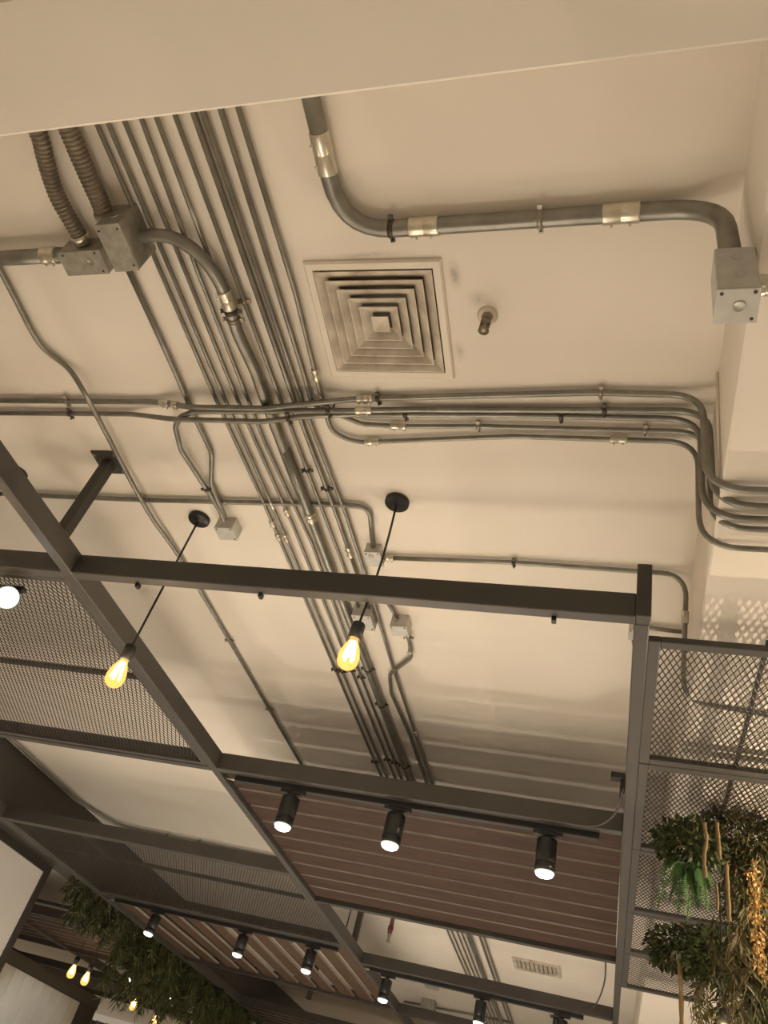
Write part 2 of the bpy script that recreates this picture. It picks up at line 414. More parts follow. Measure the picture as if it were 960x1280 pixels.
# ------------------------------------------------------------------ conduits
def clamp(parent, p, t, r, mt='clip', ceil=H, side=1):
    p = V3(p); t = unit(t); up = unit(V3((0, 0, 1)) - t[2] * t) if abs(t[2]) < .9 else unit(V3((1, 0, 0)))
    sd = np.cross(t, up)
    m = MB(); m.tube([p - t * .008, p + t * .008], r + .0028, 12)
    m.obox(p + sd * (r + .009), sd * .008, t * .007, up * .0035)
    m.obox(p - sd * (r + .009), sd * .008, t * .007, up * .0035)
    top = p + up * (ceil - p[2]) if abs(t[2]) < .9 else p + up * (r + .02)
    m.tube([p - sd * (r + .010) * side - up * .014, (p - sd * (r + .010) * side + up * (np.linalg.norm(top - p) - .001))], .0035, 6)
    return m.build('clamp', M[mt], parent)
def coupling(parent, p, t, r, L=.05, mt='coup'):
    t = unit(t); p = V3(p); e = .0035
    m = MB().lathe(p - t * L / 2, t, [(0, r), (0, r + e), (L * .04, r + e + .0006), (L * .47, r + e), (L * .5, r + e - .0012), (L * .53, r + e), (L * .96, r + e + .0006), (L, r + e), (L, r)], 16)
    u = unit(np.cross(t, (0, 0, 1))) if abs(t[2]) < .9 else V3((1, 0, 0))
    for q in (.25, .75): m.tube([p + t * L * (q - .5) - u * (r + e) * .6 - V3((0, 0, (r + e) * .6)), p + t * L * (q - .5) - u * (r + e + .004) * .8 - V3((0, 0, (r + e + .004) * .8))], .0035, 6)
    return m.build('coupling', M[mt], parent)
def conduit(label, pts, r, rad=.06, clamps=(), coups=(), group='galvanised conduits', mt='galv', n=10, cl_mt='clip', smoothp=False, ceil=H, name='conduit', couplen=.05):
    path = smooth_path(pts) if smoothp else fillet(pts, rad)
    t = thing(name, label, 'conduit', path[0], group)
    MB().tube(path, r, n).build('pipe', M[mt], t)
    for c in clamps:
        p, d = near_px(path, c[0], c[1]); clamp(t, p, d, r, c[2] if len(c) > 2 else cl_mt, ceil)
    for c in coups:
        p, d = near_px(path, c[0], c[1]); coupling(t, p, d, r, c[2] if len(c) > 2 else couplen)
    return path
YB = .56     # far face of the near beam, where the runs emerge
rS = .0082; zC = H - .020
# bundle of runs along the ceiling
def lane(label, xs, r=rS, **k):
    return conduit(label, [(x, y, z) for x, y, z in xs], r, rad=.4, group='bundle of parallel ceiling conduits', **k)
lane('thin conduit, leftmost of the parallel bundle', [(-1.588, YB, zC), (-1.588, 1.75, zC), (-1.572, 2.3, zC), (-1.575, 14, zC)], clamps=[(418, 838), (468, 952)], coups=[(344, 652, .04), (352, 668, .04)])
lane('thin conduit, second from the left in the parallel bundle', [(-1.548, YB, zC), (-1.548, 1.75, zC), (-1.535, 2.4, zC), (-1.522, 14, zC)], clamps=[(430, 838)], coups=[(345, 628, .04), (368, 668, .05)])
lane('thin conduit, third from the left in the parallel bundle', [(-1.49, YB, zC), (-1.494, 1.8, zC), (-1.472, 2.5, zC), (-1.476, 14, zC)], clamps=[(440, 838), (478, 952)], coups=[(360, 640, .04)])
lane('thin conduit, fourth from the left, beside the thick pipe of the bundle', [(-1.428, YB, zC), (-1.446, 1.2, zC), (-1.448, 2.0, zC), (-1.412, 2.6, zC), (-1.428, 3.5, zC), (-1.424, 14, zC)], clamps=[(456, 845), (490, 955)])
lane('thin conduit running up under the thick curved pipe', [(-1.381, YB, zC), (-1.383, 1.36, zC)], clamps=[])
lane('thin conduit with a brass clip beside the curved pipe coupling', [(-1.320, YB, zC), (-1.308, 1.8, zC), (-1.292, 2.7, zC), (-1.290, 3.09, zC)], clamps=[(306, 376, 'brass'), (385, 588)])
lane('left one of the paired conduits beside the square air diffuser', [(-1.258, YB, zC), (-1.252, 1.9, zC), (-1.238, 2.4, zC), (-1.235, 3.09, zC)], r=.0105, clamps=[(408, 610)], coups=[(438, 690, .07)])
lane('right one of the paired conduits beside the square air diffuser', [(-1.227, YB, zC), (-1.220, 1.8, zC), (-1.192, 2.4, zC), (-1.195, 2.9, zC), (-1.212, 3.6, zC), (-1.195, 14, zC)], r=.0095, coups=[(520, 915, .05)])
# thick curved pipe coming out of the square box
zb = H - .052
pth = conduit('thick curved pipe leaving the second steel box and joining the bundle',
              [px(172, 296, zb)] + [px(x, y, zb) for x, y in ((195, 294), (215, 297), (238, 309), (258, 328), (273, 350), (284, 374), (291, 396), (298, 418))] + [(-1.357, 1.60, H - .042), (-1.363, 1.72, H - .036), (-1.363, 2.3, H - .036), (-1.356, 3.0, H - .036), (-1.350, 14, H - .036)],
              .0225, smoothp=True, n=16, clamps=[(294, 388), (300, 397, 'brass'), (476, 880), (456, 838), (503, 958)], coups=[(287, 372, .07), (389, 645, .05)], group=None)
# runs that turn out of the bundle towards the right beam
def drop(y_c, y_s, r, dx, first):
    """points from the ceiling run down the beam face and off to the right under the beam"""
    xf = .245 - r - dx
    return first + [(xf, y_c, H - r - .010), (xf, y_s, ZS - r - .012), (1.3, y_s, ZS - r - .012)]
gR = 'conduits crossing to the right beam'
zc2 = H - .074
K1 = drop(1.735, 1.735, .0125, .030, [px(-60, 500, zC), px(195, 502.5, zC), px(240, 509, zc2), px(330, 510.5, zc2), px(395, 503.5, zc2), px(447, 498.5, zC), px(740, 490.5, zC)])
conduit('uppermost conduit crossing the bundle and dropping down the right beam', K1, .0112, rad=[0, .3, .3, .4, .4, .3, .3, .11, .12, 0], clamps=[(83, 502, 'clipz'), (473, 498), (751, 492, 'clipz')], coups=[(206, 503, .05), (219, 504, .03), (452, 498, .04), (462, 498, .03)], group=gR)
K3 = drop(1.80, 1.80, .0125, .006, [px(281, 652, H - .06), px(276, 640, H - .04), px(258, 611, zC - .01), px(226, 562, zC - .03), px(219, 533, zc2), px(226, 520.5, zc2), px(243, 514.5, zc2), px(440, 513.5, zc2 + .01), px(520, 512, zC)])
conduit('conduit looping up from the left junction box and crossing to the right beam', K3, .0112, rad=[0, .05, .1, .12, .08, .06, .08, .4, .4, .11, .12, 0], clamps=[(259, 611), (410, 514), (757, 510)], coups=[(455, 514, .06)], group=gR)
K2 = drop(1.838, 1.855, .0115, .030, [px(-60, 516, zC), px(165, 517.5, zC), px(215, 524, zc2 - .02), px(330, 527, zc2 - .02), px(385, 520, zc2), px(440, 518, zC - .01), px(640, 519, zC)])
conduit('lower crossing conduit with a gentle dip under the bundle', K2, .0105, rad=[0, .3, .3, .4, .4, .4, .4, .11, .12, 0], clamps=[(87, 518), (362, 522), (506, 521), (703, 519)], group=gR)
L8 = drop(1.895, 1.90, .0105, .004, [(-1.168, YB, zC), (-1.176, 1.6, zC), px(392, 510, zC), px(425, 519, zC), px(452, 530, zC), px(500, 533, zC), px(600, 533, zC)])
conduit('conduit turning right from the bundle below the crossing pair', L8, .0095, rad=[0, .3, .12, .1, .1, .3, .3, .11, .11, 0], clamps=[(597, 533, 'clipz'), (806, 533, 'clipz')], coups=[(498, 533, .06)], group=gR)
L9 = drop(1.94, 1.99, .0105, .030, [(-1.114, YB, zC), (-1.112, 1.3, zC), px(404, 505, zC - .01), px(415, 541, zC), px(445, 553, zC), px(640, 545.5, zC)])
conduit('lowest conduit curling right out of the bundle', L9, .0095, rad=[0, .3, .12, .1, .2, .3, .11, .12, 0], clamps=[], coups=[(399, 468, .05), (464, 554, .06), (772, 540, .06)], group=gR)
# thin wire run up the face of the right beam
conduit('thin conduit climbing the face of the right beam', [(.239, 1.66, H - .005), (.239, 1.74, ZS + .02)], .0045, rad=.02, group=None, n=8, mt='beam_paint')
# left side runs
conduit('thick pipe entering the first steel box from the left', [px(-60, 326, zb), (-1.90, .5075 * zb, zb)], .0265, group=None, n=16, coups=[(62, 320, .06)])
bA = [px(x, y, zC) for x, y in ((-40, 270), (0, 338), (20, 375), (50, 430), (85, 460))] + [px(x, y, zC - .045) for x, y in ((105, 490), (125, 527))] + [(-2.187, 2.4, zC - .03), (-2.180, 3.0, zC), (-2.17, 5.2, zC)]
conduit('long conduit with a double bend crossing the left part of the ceiling', bA, .0112, smoothp=True, clamps=[(287, 800, 'clipz'), (340, 885, 'clipz')], group=None)
conduit('conduit from under the steel boxes bending into the left junction box', [px(160, 336, zC), px(215, 455, zC), px(243, 520, zC), px(265, 566, zC), px(264, 606, zC), px(283, 650, H - .05)], .0112, rad=[0, 1, .3, .15, .12, .1], group=None, clamps=[])
conduit('straight conduit crossing behind the bundle to the square box', [px(-60, 614, zC), px(60, 620, zC), px(180, 625, zC), px(425, 631, zC), px(462, 634, zC), px(467, 690, zC)], .0115, rad=[0, .4, .4, .4, .11, .1], group=None, clamps=[(176, 625, 'clipz')], mt='galv')
yR = px(640, 703, zC)[1]
pR = drop(yR + .01, yR + .01, .0105, .012, [px(474, 697, zC), px(640, 703, zC)])
conduit('slim conduit from the square box to the right above the steel beam', pR[:3] + [(pR[3][0], 2.95, ZS + .0), (1.3, 3.05, ZS - .03)], .0105, rad=[0, .3, .10, .1, 0], group=None, clamps=[(643, 703)], coups=[(487, 697, .04), (843, 770, .05)])
conduit('conduit bending in an S below the small steel box', [px(507, 782, zC - .02), px(512, 803, zC), px(514, 822, zC), px(487, 843, zC), px(489, 866, zC), (-1.25, 4.4, zC), (-1.242, 14, zC)], .0105, rad=[0, .1, .10, .10, .2, .4, 0], group=None, clamps=[(511, 797, 'clipz')], coups=[(513, 815, .02)])
conduit('short conduit from behind the beam into the small steel box', [px(484, 752, zC), px(499, 776, zC)], .0105, group=None)
conduit('short conduit behind the post at the right end of the beam', [px(795, 783, zC), px(853, 790, zC)], .0105, group=None)
conduit('vertical looking conduit beside the right post', [px(791, 792, zC), px(797, 830, zC), px(793, 1010, zC)], .0105, rad=.2, group=None)
# heavy pipe at the upper right
zP = H - .036; rP = .026
xc = -.408 * zP
big = [(xc, YB, zP), (xc - .006, 1.0, zP), (-.60, 1.087, zP), (-.2, 1.087, zP), (.197, 1.087, zP), (.197, 1.047, 1.79)]
conduit('heavy pipe curving from the near beam across to the pale steel box', [(xc, YB, zP), (xc - .006, 1.085, zP), (.196, 1.087, zP), (.198, 1.047, 1.79)], rP, rad=[0, .17, .15, 0], group=None, n=18,
        clamps=[(490, 283), (676, 274, 'clipz')], coups=[(403, 193, .12), (532, 281, .09), (777, 268, .10)])
conduit('pipe stub leaving the pale steel box under the right beam', [(.24, 1.045, 1.70), (1.3, 1.045, 1.70)], .021, group=None, n=14, coups=[(955, 373, .05)], ceil=ZS)
# far bundle behind the slats continues; twin runs along the left fascia
for i, (dy, lb) in enumerate(((0, 'upper cable run along the dark fascia, turning along the far mesh'), (.05, 'lower cable run along the dark fascia, turning along the far mesh'))):
    conduit(lb, [(-4.97 + dy, 2.3, H - .03), (-4.96 + dy, 6.6, H - .03), (-4.75, 7.15 - dy, H - .03), (-2.0, 7.25 - dy, H - .03)], .010, rad=.3, group='cable runs on the left', clamps=[(210, 1040), (250, 1047)] if i else [])
conduit('far conduit on the ceiling beside the low spotlight', [px(505, 1252, zC), px(640, 1278, zC)], .014, group=None, clamps=[])

# flexible ribbed conduits
def flex(label, pts, r, end):
    path = smooth_path(pts, 24); d = [0]
    for a, b in zip(path[:-1], path[1:]): d.append(d[-1] + np.linalg.norm(b - a))
    L = d[-1]; pit = .0135; N = int(L / pit * 4)
    P = []; R = []
    D = np.array(d); A = np.array(path)
    for i in range(N + 1):
        s_ = L * i / N; P.append([np.interp(s_, D, A[:, k]) for k in range(3)]); R.append(r + (.0026, .001, -.0032, .001)[i % 4])
    t = thing('flexible_conduit', label, 'flexible conduit', path[0], 'ribbed flexible conduits')
    MB().tube(P, R, 14).build('ribbed_hose', M['galv_dark'], t)
    e = path[-1]; dr = unit(path[-1] - path[-3])
    MB().lathe(e - dr * .01, dr, [(0, r + .001), (0, r + .006), (.018, r + .006), (.018, r + .001), (.03, r + .001), (.03, 0)], 16).build('connector', M['coup' if end else 'box'], t)
zf = H - .05
flex('left ribbed flexible conduit bending into the first steel box', [(-.829 * zf, YB, zf), (-.829 * zf, .324 * zf, zf)] + [px(x, y, zf) for x, y in ((55, 192), (62.5, 219), (73, 248), (87.5, 274), (101, 297))], .026, True)
flex('right ribbed flexible conduit entering the second steel box', [(-.777 * zf, YB, zf), (-.777 * zf, .324 * zf, zf)] + [px(x, y, zf) for x, y in ((100, 196), (113.5, 227), (125, 252), (131, 269))], .029, False)

# ------------------------------------------------------------------ junction boxes
def jbox(label, x0, x1, y0, y1, z0, z1, rz=0.0, mt='box', knock=(), name='junction_box', screws=True, cover=.003):
    t = thing(name, label, 'junction box', ((x0 + x1) / 2, (y0 + y1) / 2, z0), 'steel junction boxes')
    MB().bbox(x0, x1, y0, y1, z0 + cover, z1, c=.003).build('body', M[mt], t)
    cv_ = MB().bbox(x0 - .001, x1 + .001, y0 - .001, y1 + .001, z0, z0 + cover, c=.001).build('cover', M[mt], t)
    if screws:
        for (u, w) in ((.12, .12), (.88, .88), (.88, .10)):
            MB().lathe((x0 + (x1 - x0) * u, y0 + (y1 - y0) * w, z0 + .001), (0, 0, -1), [(0, .0045), (.003, .004), (.003, 0)], 8).build('screw', M['clip'], cv_)
    for (face, u, w, r) in knock:
        if face == 'b': o, ax = (x0 + (x1 - x0) * u, y0 + (y1 - y0) * w, z0), (0, 0, -1)
        if face == 'n': o, ax = (x0 + (x1 - x0) * u, y0, z0 + (z1 - z0) * w), (0, -1, 0)
        MB().lathe(o, ax, [(-.001, r * 1.12), (.0025, r * 1.12), (.0025, r * .95), (.0008, r * .9), (.0008, 0)], 12).build('knockout', M[mt], t)
    if rz: t.rotation_euler.z = rz
    return t
jbox('first steel box, wide and low, under the left flexible conduit', -1.905, -1.735, 1.062, 1.148, 2.108, H, knock=(('b', .7, .45, .012), ('n', .35, .55, .014)))
jbox('second steel box, deeper, hanging beside the first and feeding the curved pipe', -1.672, -1.58, .955, 1.118, 2.062, H, rz=math.radians(0), knock=(('n', .5, .5, .018),))
jbox('pale steel box on the right beam at the end of the heavy pipe', .155, .243, 1.004, 1.09, 1.622, 1.80, mt='boxl', knock=(('n', .52, .75, .011), ('n', .55, .35, .011), ('b', .55, .5, .013)))
jbox('small steel box near the left pendant canopy, fed by two conduits', -1.855, -1.76, 2.47, 2.555, 2.13, H, mt='boxl', knock=(('n', .3, .5, .012), ('n', .7, .5, .012)))
jbox('square steel box beside the right pendant cord', -1.148, -1.075, 2.60, 2.70, 2.145, H, mt='boxl', knock=(('b', .4, .3, .012),))
jbox('small steel box below the steel beam with an S conduit leaving it', -1.128, -1.04, 3.14, 3.225, 2.125, H, mt='boxl', knock=(('n', .3, .5, .012),))
p = px(447, 752, H); jbox('small steel box half hidden under the beam beside the thick pipe', -1.315, -1.215, 3.075, 3.20, 2.125, H, mt='boxl')
p = px(799, 783, H); jbox('tiny steel box behind the right end of the beam', p[0] - .045, p[0] + .03, p[1] - .04, p[1] + .04, 2.15, H, mt='boxl')
p = px(541, 1226, H); jbox('distant pale box on the ceiling beyond the fourth beam', p[0] - .08, p[0] + .08, p[1] - .08, p[1] + .08, 2.12, H, mt='boxl', screws=False)
p = px(537, 1250, H); jbox('distant steel box joined to the far conduit', p[0] - .09, p[0] + .09, p[1] - .09, p[1] + .09, 2.08, H, screws=False)
# black bracket with cable at the right rail
br = thing('cable_bracket', 'black bracket fixed beside the right rail with a cable below', 'bracket', (.0, 3.72, 1.80))
MB().bbox(-.045, .022, 3.78, 3.83, 1.80, 1.83, c=.003).build('plate', M['black'], br)
MB().bbox(.0, .022, 3.79, 3.82, 1.74, 1.80, c=.003).build('bracket_arm', M['black'], br)

def cable(label, pts, r, mt='cable', name='cable'):
    path = smooth_path(pts, 8); m = MB().tube(path, r, 8)
    return tag(m.build(name, M[mt]), label, 'cable')
cable('mauve cable sagging from the black bracket to the near track', [(.005, 3.80, 1.80), (.004, 3.86, 1.74), px(780, 985, 1.72), px(770, 1015, 1.67), px(752, 1030, 1.655), px(735, 1032, 1.655)], .0055)
cable('thin cable hanging beside the right rail behind the fourth beam', [px(757, 1197, 1.70), px(756, 1225, 1.68), px(748, 1250, 1.67), px(738, 1262, 1.655), px(730, 1264, 1.655)], .006)
cable('thin dark cable dropping from the ceiling beside the far hanger', [(-2.30, 7.45, H), (-2.285, 7.45, 2.0), (-2.29, 7.45, 1.762)], .006, 'black')

# ------------------------------------------------------------------ air diffuser, far vent, sprinkler
df = thing('air_diffuser', 'square off-white ceiling air diffuser with nested louvres', 'air diffuser', (DC[0], DC[1], H))
def sq(a, z): return [dpt(-a, -a, z), dpt(a, -a, z), dpt(a, a, z), dpt(-a, a, z)]
def ringm(m, levels, smooth=False):
    b = len(m.v); vs = []
    for a, z in levels: vs += sq(a, z)
    fs = [(i * 4 + k, i * 4 + (k + 1) % 4, (i + 1) * 4 + (k + 1) % 4, (i + 1) * 4 + k) for i in range(len(levels) - 1) for k in range(4)]
    return m.add(vs, fs)
ringm(MB(), [(DHALF, H), (DHALF, H - .008), (DHALF - .006, H - .014), (.203, H - .014), (.200, H - .008), (.196, H + .03)]).build('frame', M['dframe'], df)
for k, a in enumerate((.1985, .1655, .1325, .0995, .0665)):
    ringm(MB(), [(a - .032, H + .008), (a, H - .014), (a, H - .017), (a - .004, H - .017), (a - .018, H - .007), (a - .036, H + .008), (a - .032, H + .008)]).build('louvre', M['diff'], df)
m = MB(); ringm(m, [(.0005, H - .010), (.030, H - .019), (.030, H - .016), (.0005, H + .01)]); m.build('centre_cap', M['diff'], df)
m = MB(); m.add(sq(.206, H + .0) + sq(.206, H + .09), [(0, 1, 5, 4), (1, 2, 6, 5), (2, 3, 7, 6), (3, 0, 4, 7), (4, 5, 6, 7)]); m.build('duct_neck', M['duct'], df)

v0 = px(671, 1208, H)
vt = thing('supply_vent', 'small slotted white vent on the far ceiling beyond the walnut slats', 'vent', (v0[0], v0[1], H))
for (a, b, c, d) in ((-.24, .24, -.20, -.17), (-.24, .24, .17, .20), (-.24, -.20, -.17, .17), (.20, .24, -.17, .17)):
    MB().bbox(v0[0] + a, v0[0] + b, v0[1] + c, v0[1] + d, H - .02, H, c=.003).build('frame_bar', M['diff'], vt)
MB().box(v0[0] - .20, v0[0] + .20, v0[1] - .17, v0[1] + .17, H - .004, H - .001).build('backing', M['duct'], vt)
for i in range(9):
    x = v0[0] - .18 + i * .045; MB().obox((x, v0[1], H - .012), (.012, 0, .007), (0, .168, 0), (-.002, 0, .002)).build('fin', M['diff'], vt)

s0 = px(609.5, 394, H)
sp = thing('sprinkler_head', 'brass sprinkler head with round collar right of the air diffuser', 'sprinkler', s0)
MB().lathe((s0[0], s0[1], H), (0, 0, -1), [(0, .034), (.004, .034), (.010, .022), (.010, 0)], 20).build('collar', M['diff'], sp)
MB().lathe((s0[0], s0[1], H - .008), (0, 0, -1), [(0, .019), (.006, .019), (.012, .014), (.03, .014), (.03, .017), (.042, .017), (.042, .008), (.05, .006), (.05, 0)], 14).build('body', M['brass'], sp)
m = MB()
for sx in (-1, 1): m.tube([(s0[0] + sx * .013, s0[1], H - .045), (s0[0] + sx * .014, s0[1], H - .07), (s0[0] + sx * .004, s0[1], H - .085)], .004, 8)
m.build('frame_arms', M['brass'], sp)
MB().lathe((s0[0], s0[1], H - .083), (0, 0, -1), [(0, .0), (0, .016), (.004, .018), (.004, 0)], 14).build('deflector', M['brass'], sp)
r0 = px(487, 1148, H - .0); 
rx, ry_ = -1.865, 7.36
rp = thing('red_sprinkler_drop', 'red sprinkler pipe with brass head hanging behind the walnut slats', 'sprinkler', (rx, ry_, 1.70))
MB().tube([(rx, ry_, H), (rx, ry_, 1.83)], .018, 12).build('pipe', M['red'], rp)
MB().lathe((rx, ry_, 1.84), (0, 0, -1), [(0, .018), (0, .025), (.03, .025), (.035, .02), (.06, .02), (.06, .0)], 12).build('reducer', M['red'], rp)
MB().lathe((rx, ry_, 1.78), (0, 0, -1), [(0, .016), (.03, .013), (.035, .010), (.06, .010), (.06, .022), (.066, .022), (.066, 0)], 12).build('head', M['brass'], rp)

# ------------------------------------------------------------------ lighting tracks and spotlights
def track(label, x0, x1, y, z=1.628):
    t = thing('lighting_track', label, 'lighting track', ((x0 + x1) / 2, y, z), 'black lighting tracks')
    MB().bbox(x0, x1, y - .018, y + .018, z, z + .033, c=.002).build('rail', M['black'], t)
    for sx in (x0, x1): MB().bbox(sx - .03, sx + .03, y - .020, y + .020, z - .002, z + .033, c=.003).build('end_cap', M['black'], t)
    MB().tube([(x0 - .03, y, z + .01), (x0 - .09, y, z + .012)], .006, 8).build('feed_tail', M['coup'], t)
track('black lighting track carrying the three nearest spotlights', -2.12, -.12, 4.15)
track('black lighting track carrying spotlights below the far left mesh panel', -4.75, -2.42, 7.70)
track('black lighting track on the fourth beam with two low spotlights', -2.15, -.25, 8.17)
def spot(label, x, y, zt, length=.165, r=.052, aim=(0, 0, -1), energy=0, group='black track spotlights', stem=.034, tilt=None, lightang=1.5):
    aim = unit(aim)
    t = thing('spotlight', label, 'spotlight', (x, y, zt), group)
    MB().bbox(x - .075, x + .075, y - .016, y + .016, zt - .020, zt, c=.003).build('adapter', M['black'], t)
    MB().lathe((x, y, zt - .018), (0, 0, -1), [(0, .022), (.008, .022), (.010, .011), (stem + .01, .011), (stem + .02, .0)], 12).build('stem', M['black'], t)
    top = V3((x, y, zt - .018 - stem)) ; 
    pv = top
    o = pv - aim * .012
    bd = MB().lathe(o, aim, [(0, 0), (0, r - .006), (.005, r), (length * .72, r), (length * .725, r - .0015), (length * .735, r - .0015), (length * .74, r), (length, r), (length, r - .004), (length - .012, r - .005)], 28).build('body', M['bodyb'], t)
    MB().lathe(o + aim * (length - .010), aim, [(0, r - .004), (.014, r - .003), (.022, r - .009), (.026, r - .018)], 28).build('lens_rim', M['lensrim'], t)
    MB().lathe(o + aim * (length + .014), aim, [(0, r - .010), (.006, r * .62), (.011, r * .3), (.012, 0)], 28).build('lens', M['lens'], t)
    if energy:
        e = o + aim * (length + .06)
        lamp('spot_light', 'SPOT', e, COOL, energy, t, ORG[t.name], aim, .04, lightang, .7)
    return t
zt = 1.628
EN = 170
spot('nearest row spotlight on the left, in front of the walnut slats', -1.775, 4.15, zt, energy=EN * 2.3, aim=(.03, -.06, -1))
spot('nearest row spotlight in the middle, in front of the walnut slats', -1.152, 4.15, zt, energy=EN * 2.3, aim=(.02, -.06, -1))
spot('nearest row spotlight on the right, in front of the walnut slats', -.345, 4.15, zt, energy=EN * 2.3, aim=(.02, -.02, -1))
spot('spotlight at the left end of the far left track beside the vines', -4.27, 7.70, zt, energy=EN, aim=(-.05, -.1, -1))
spot('spotlight in the middle of the far left track under the open slats', -3.32, 7.70, zt, energy=EN * 3.9, aim=(-.03, -.05, -1))
spot('spotlight at the right end of the far left track by the centre rail', -2.63, 7.70, zt, energy=EN * 3.9, aim=(-.02, -.05, -1))
spot('left low spotlight under the fourth beam beside the rail', -2.0, 8.17, zt, energy=EN * 3.9, aim=(.0, -.05, -1))
spot('middle low spotlight under the fourth beam', -1.11, 8.17, zt, energy=EN * 3.9, aim=(.0, -.05, -1))
spot('right low spotlight under the fourth beam, cut by the lower edge', -.40, 8.17, zt, energy=EN * 3.9, aim=(0, -.05, -1))
# glaring spotlight at the left edge, turned towards the viewer
gl = px(-6, 752, 1.53)
spot('glaring spotlight at the left edge turned towards the viewer', gl[0] - .03, gl[1] + .06, 1.655, energy=60, aim=unit(-gl + V3((.25, 0, -.2))), length=.15, group=None)

# ------------------------------------------------------------------ pendant bulbs
def pendant(label, x, y, zb, ztop=H, energy=6.0, sc=1.0, canopy=True, bend=0.0, group='filament bulb pendants', lsize=.05, drop=.012):
    t = thing('pendant_lamp', label, 'pendant lamp', (x, y, ztop), group)
    if canopy: MB().lathe((x, y, ztop), (0, 0, -1), [(0, .052), (.018, .052), (.022, .049), (.022, .006), (.032, .005), (.032, 0)], 28).build('canopy', M['black'], t)
    pts = [(x + bend * math.sin(math.pi * k / 8), y, ztop - .02 + (zb + .10 * sc - ztop + .02) * k / 8) for k in range(9)]
    MB().tube(pts, .005, 8).build('cord', M['black'], t)
    MB().lathe((x, y, zb + .10 * sc), (0, 0, -1), [(-.008, .005), (-.004, .012), (0, .021 * sc), (.004, .023 * sc), (.062 * sc, .023 * sc), (.062 * sc, .018 * sc)], 18).build('socket', M['black'], t)
    b = MB().lathe((x, y, zb + .042 * sc), (0, 0, -1), [(a * sc, c * sc) for a, c in ((-.004, .013), (.006, .0145), (.018, .019), (.035, .0265), (.055, .0325), (.072, .0345), (.088, .033), (.100, .027), (.108, .017), (.112, .0))], 24).build('bulb', M['glass'], t)
    m = MB()
    for k in range(5):
        a = 2 * math.pi * k / 5; c, s_ = math.cos(a), math.sin(a)
        m.tube([(x + .007 * sc * c, y + .007 * sc * s_, zb + .03 * sc), (x + .018 * sc * c, y + .018 * sc * s_, zb - .035 * sc)], .0042 * sc, 6)
    m.build('filament', M['fil'], b)
    if energy: lamp('bulb_light', 'POINT', (x, y, zb - drop), (1, .79, .55), energy, t, ORG[t.name], size=lsize * sc)
    return t
P1 = px(497, 626, H); P2 = px(250, 647, H)
pendant('filament bulb pendant in front of the conduit bundle', P1[0], P1[1], 1.448, energy=9, bend=.012, sc=1.14)
pendant('filament bulb pendant beside the glaring spotlight', P2[0], P2[1], 1.352, energy=9, sc=1.14)
P3 = px(22, 590, H)
pendant('pendant whose black canopy shows behind the long left rail', P3[0], P3[1], 1.42, energy=6)

# unseen lamps: pendant inferred from the mesh shadow, then spotlights added for floor bounce
pendant('pendant bulb hanging beyond the right edge of the picture, below the mesh', 1.3, 3.3, 1.38, ztop=H, energy=130, lsize=.006, drop=.085)
for i, (x, y) in enumerate(((-3.2, -1.6), (-.6, -1.6), (1.9, -1.4), (2.6, 2.2), (2.6, 5.6), (-7.6, 3.0), (-7.6, -1.0))):
    spot(['added unseen spotlight behind the viewer on the left', 'added unseen spotlight behind the viewer in the middle', 'added unseen spotlight behind the viewer on the right', 'added unseen spotlight right of the viewer beyond the beam', 'added unseen spotlight far right beyond the beam', 'added unseen spotlight left beyond the white wall', 'added unseen spotlight far left behind the white wall'][i],
         x, y, H - .002, energy=EN * .5, lightang=2.2)



def fill_lamp(label, x, y, zt_, e):  # standing lamp added out of view to brighten the ceiling from below
    t = thing('added_fill_lamp', label, 'added fill lamp', (x, y, FLOOR))
    MB().lathe((x, y, FLOOR), (0, 0, 1), [(0, .15), (.02, .15), (.03, .02), (zt_ - FLOOR - .1, .012)], 20).build('stand', M['black'], t)
    MB().lathe((x, y, zt_ - .16), (0, 0, 1), [(0, .17), (.22, .13)], 24).build('shade', M['board'], t)
    lamp('fill_light', 'POINT', (x, y, zt_ + .02), (1, .87, .70), e, t, ORG[t.name], size=.14)
fill_lamp('added fill lamp left of the viewer below the picture', -3.6, 1.2, -.25, 9)
fill_lamp('added fill lamp right of the viewer below the picture', 1.7, .6, -.25, 10)
fill_lamp('added fill lamp behind the viewer', -1.0, -1.4, -.25, 8)
fill_lamp('added fill lamp far ahead below the picture', -.9, 2.3, -.55, 60)
fill_lamp('added fill lamp ahead on the left below the picture', -3.2, 3.3, -.55, 60)
fill_lamp('added fill lamp beneath the walnut slats below the picture', -1.2, 5.4, -.7, 130)

# ------------------------------------------------------------------ far left: second seating area seen past the white wall
def py(x, y, Y):
    d = ROT @ cv(x, y); return d * (Y / d[1])
far = thing('steel_pergola', 'distant dark pergola seen past the white wall through the hanging vines', 'pergola', (-7.4, 9.4, ZB))
for b in ((-7.45, -7.38, 8.2, 16), (-9.6, -9.53, 8.2, 16)):
    MB().bbox(*b, ZB, ZT, c=.004).build('rail', M['dark'], far)
for y in (9.35, 11.35, 13.2, 15.2): MB().bbox(-9.6, -5.5, y, y + .06, ZB, ZT, c=.004).build('beam', M['dark'], far)
slat_panel('distant brown slat panel behind the hanging vines on the left', (-7, 9.6, zs0),
           [(-9.5, -5.55, 9.5 + i * .23, 9.5 + i * .23 + .19, zs0, zs0 + .022) for i in range(8)], W2)
slat_panel('farthest brown slat panel above the white boarded wall', (-7, 13.3, zs0),
           [(-9.5, -7.5, 13.35 + i * .23, 13.35 + i * .23 + .19, zs0, zs0 + .022) for i in range(7)], W2)
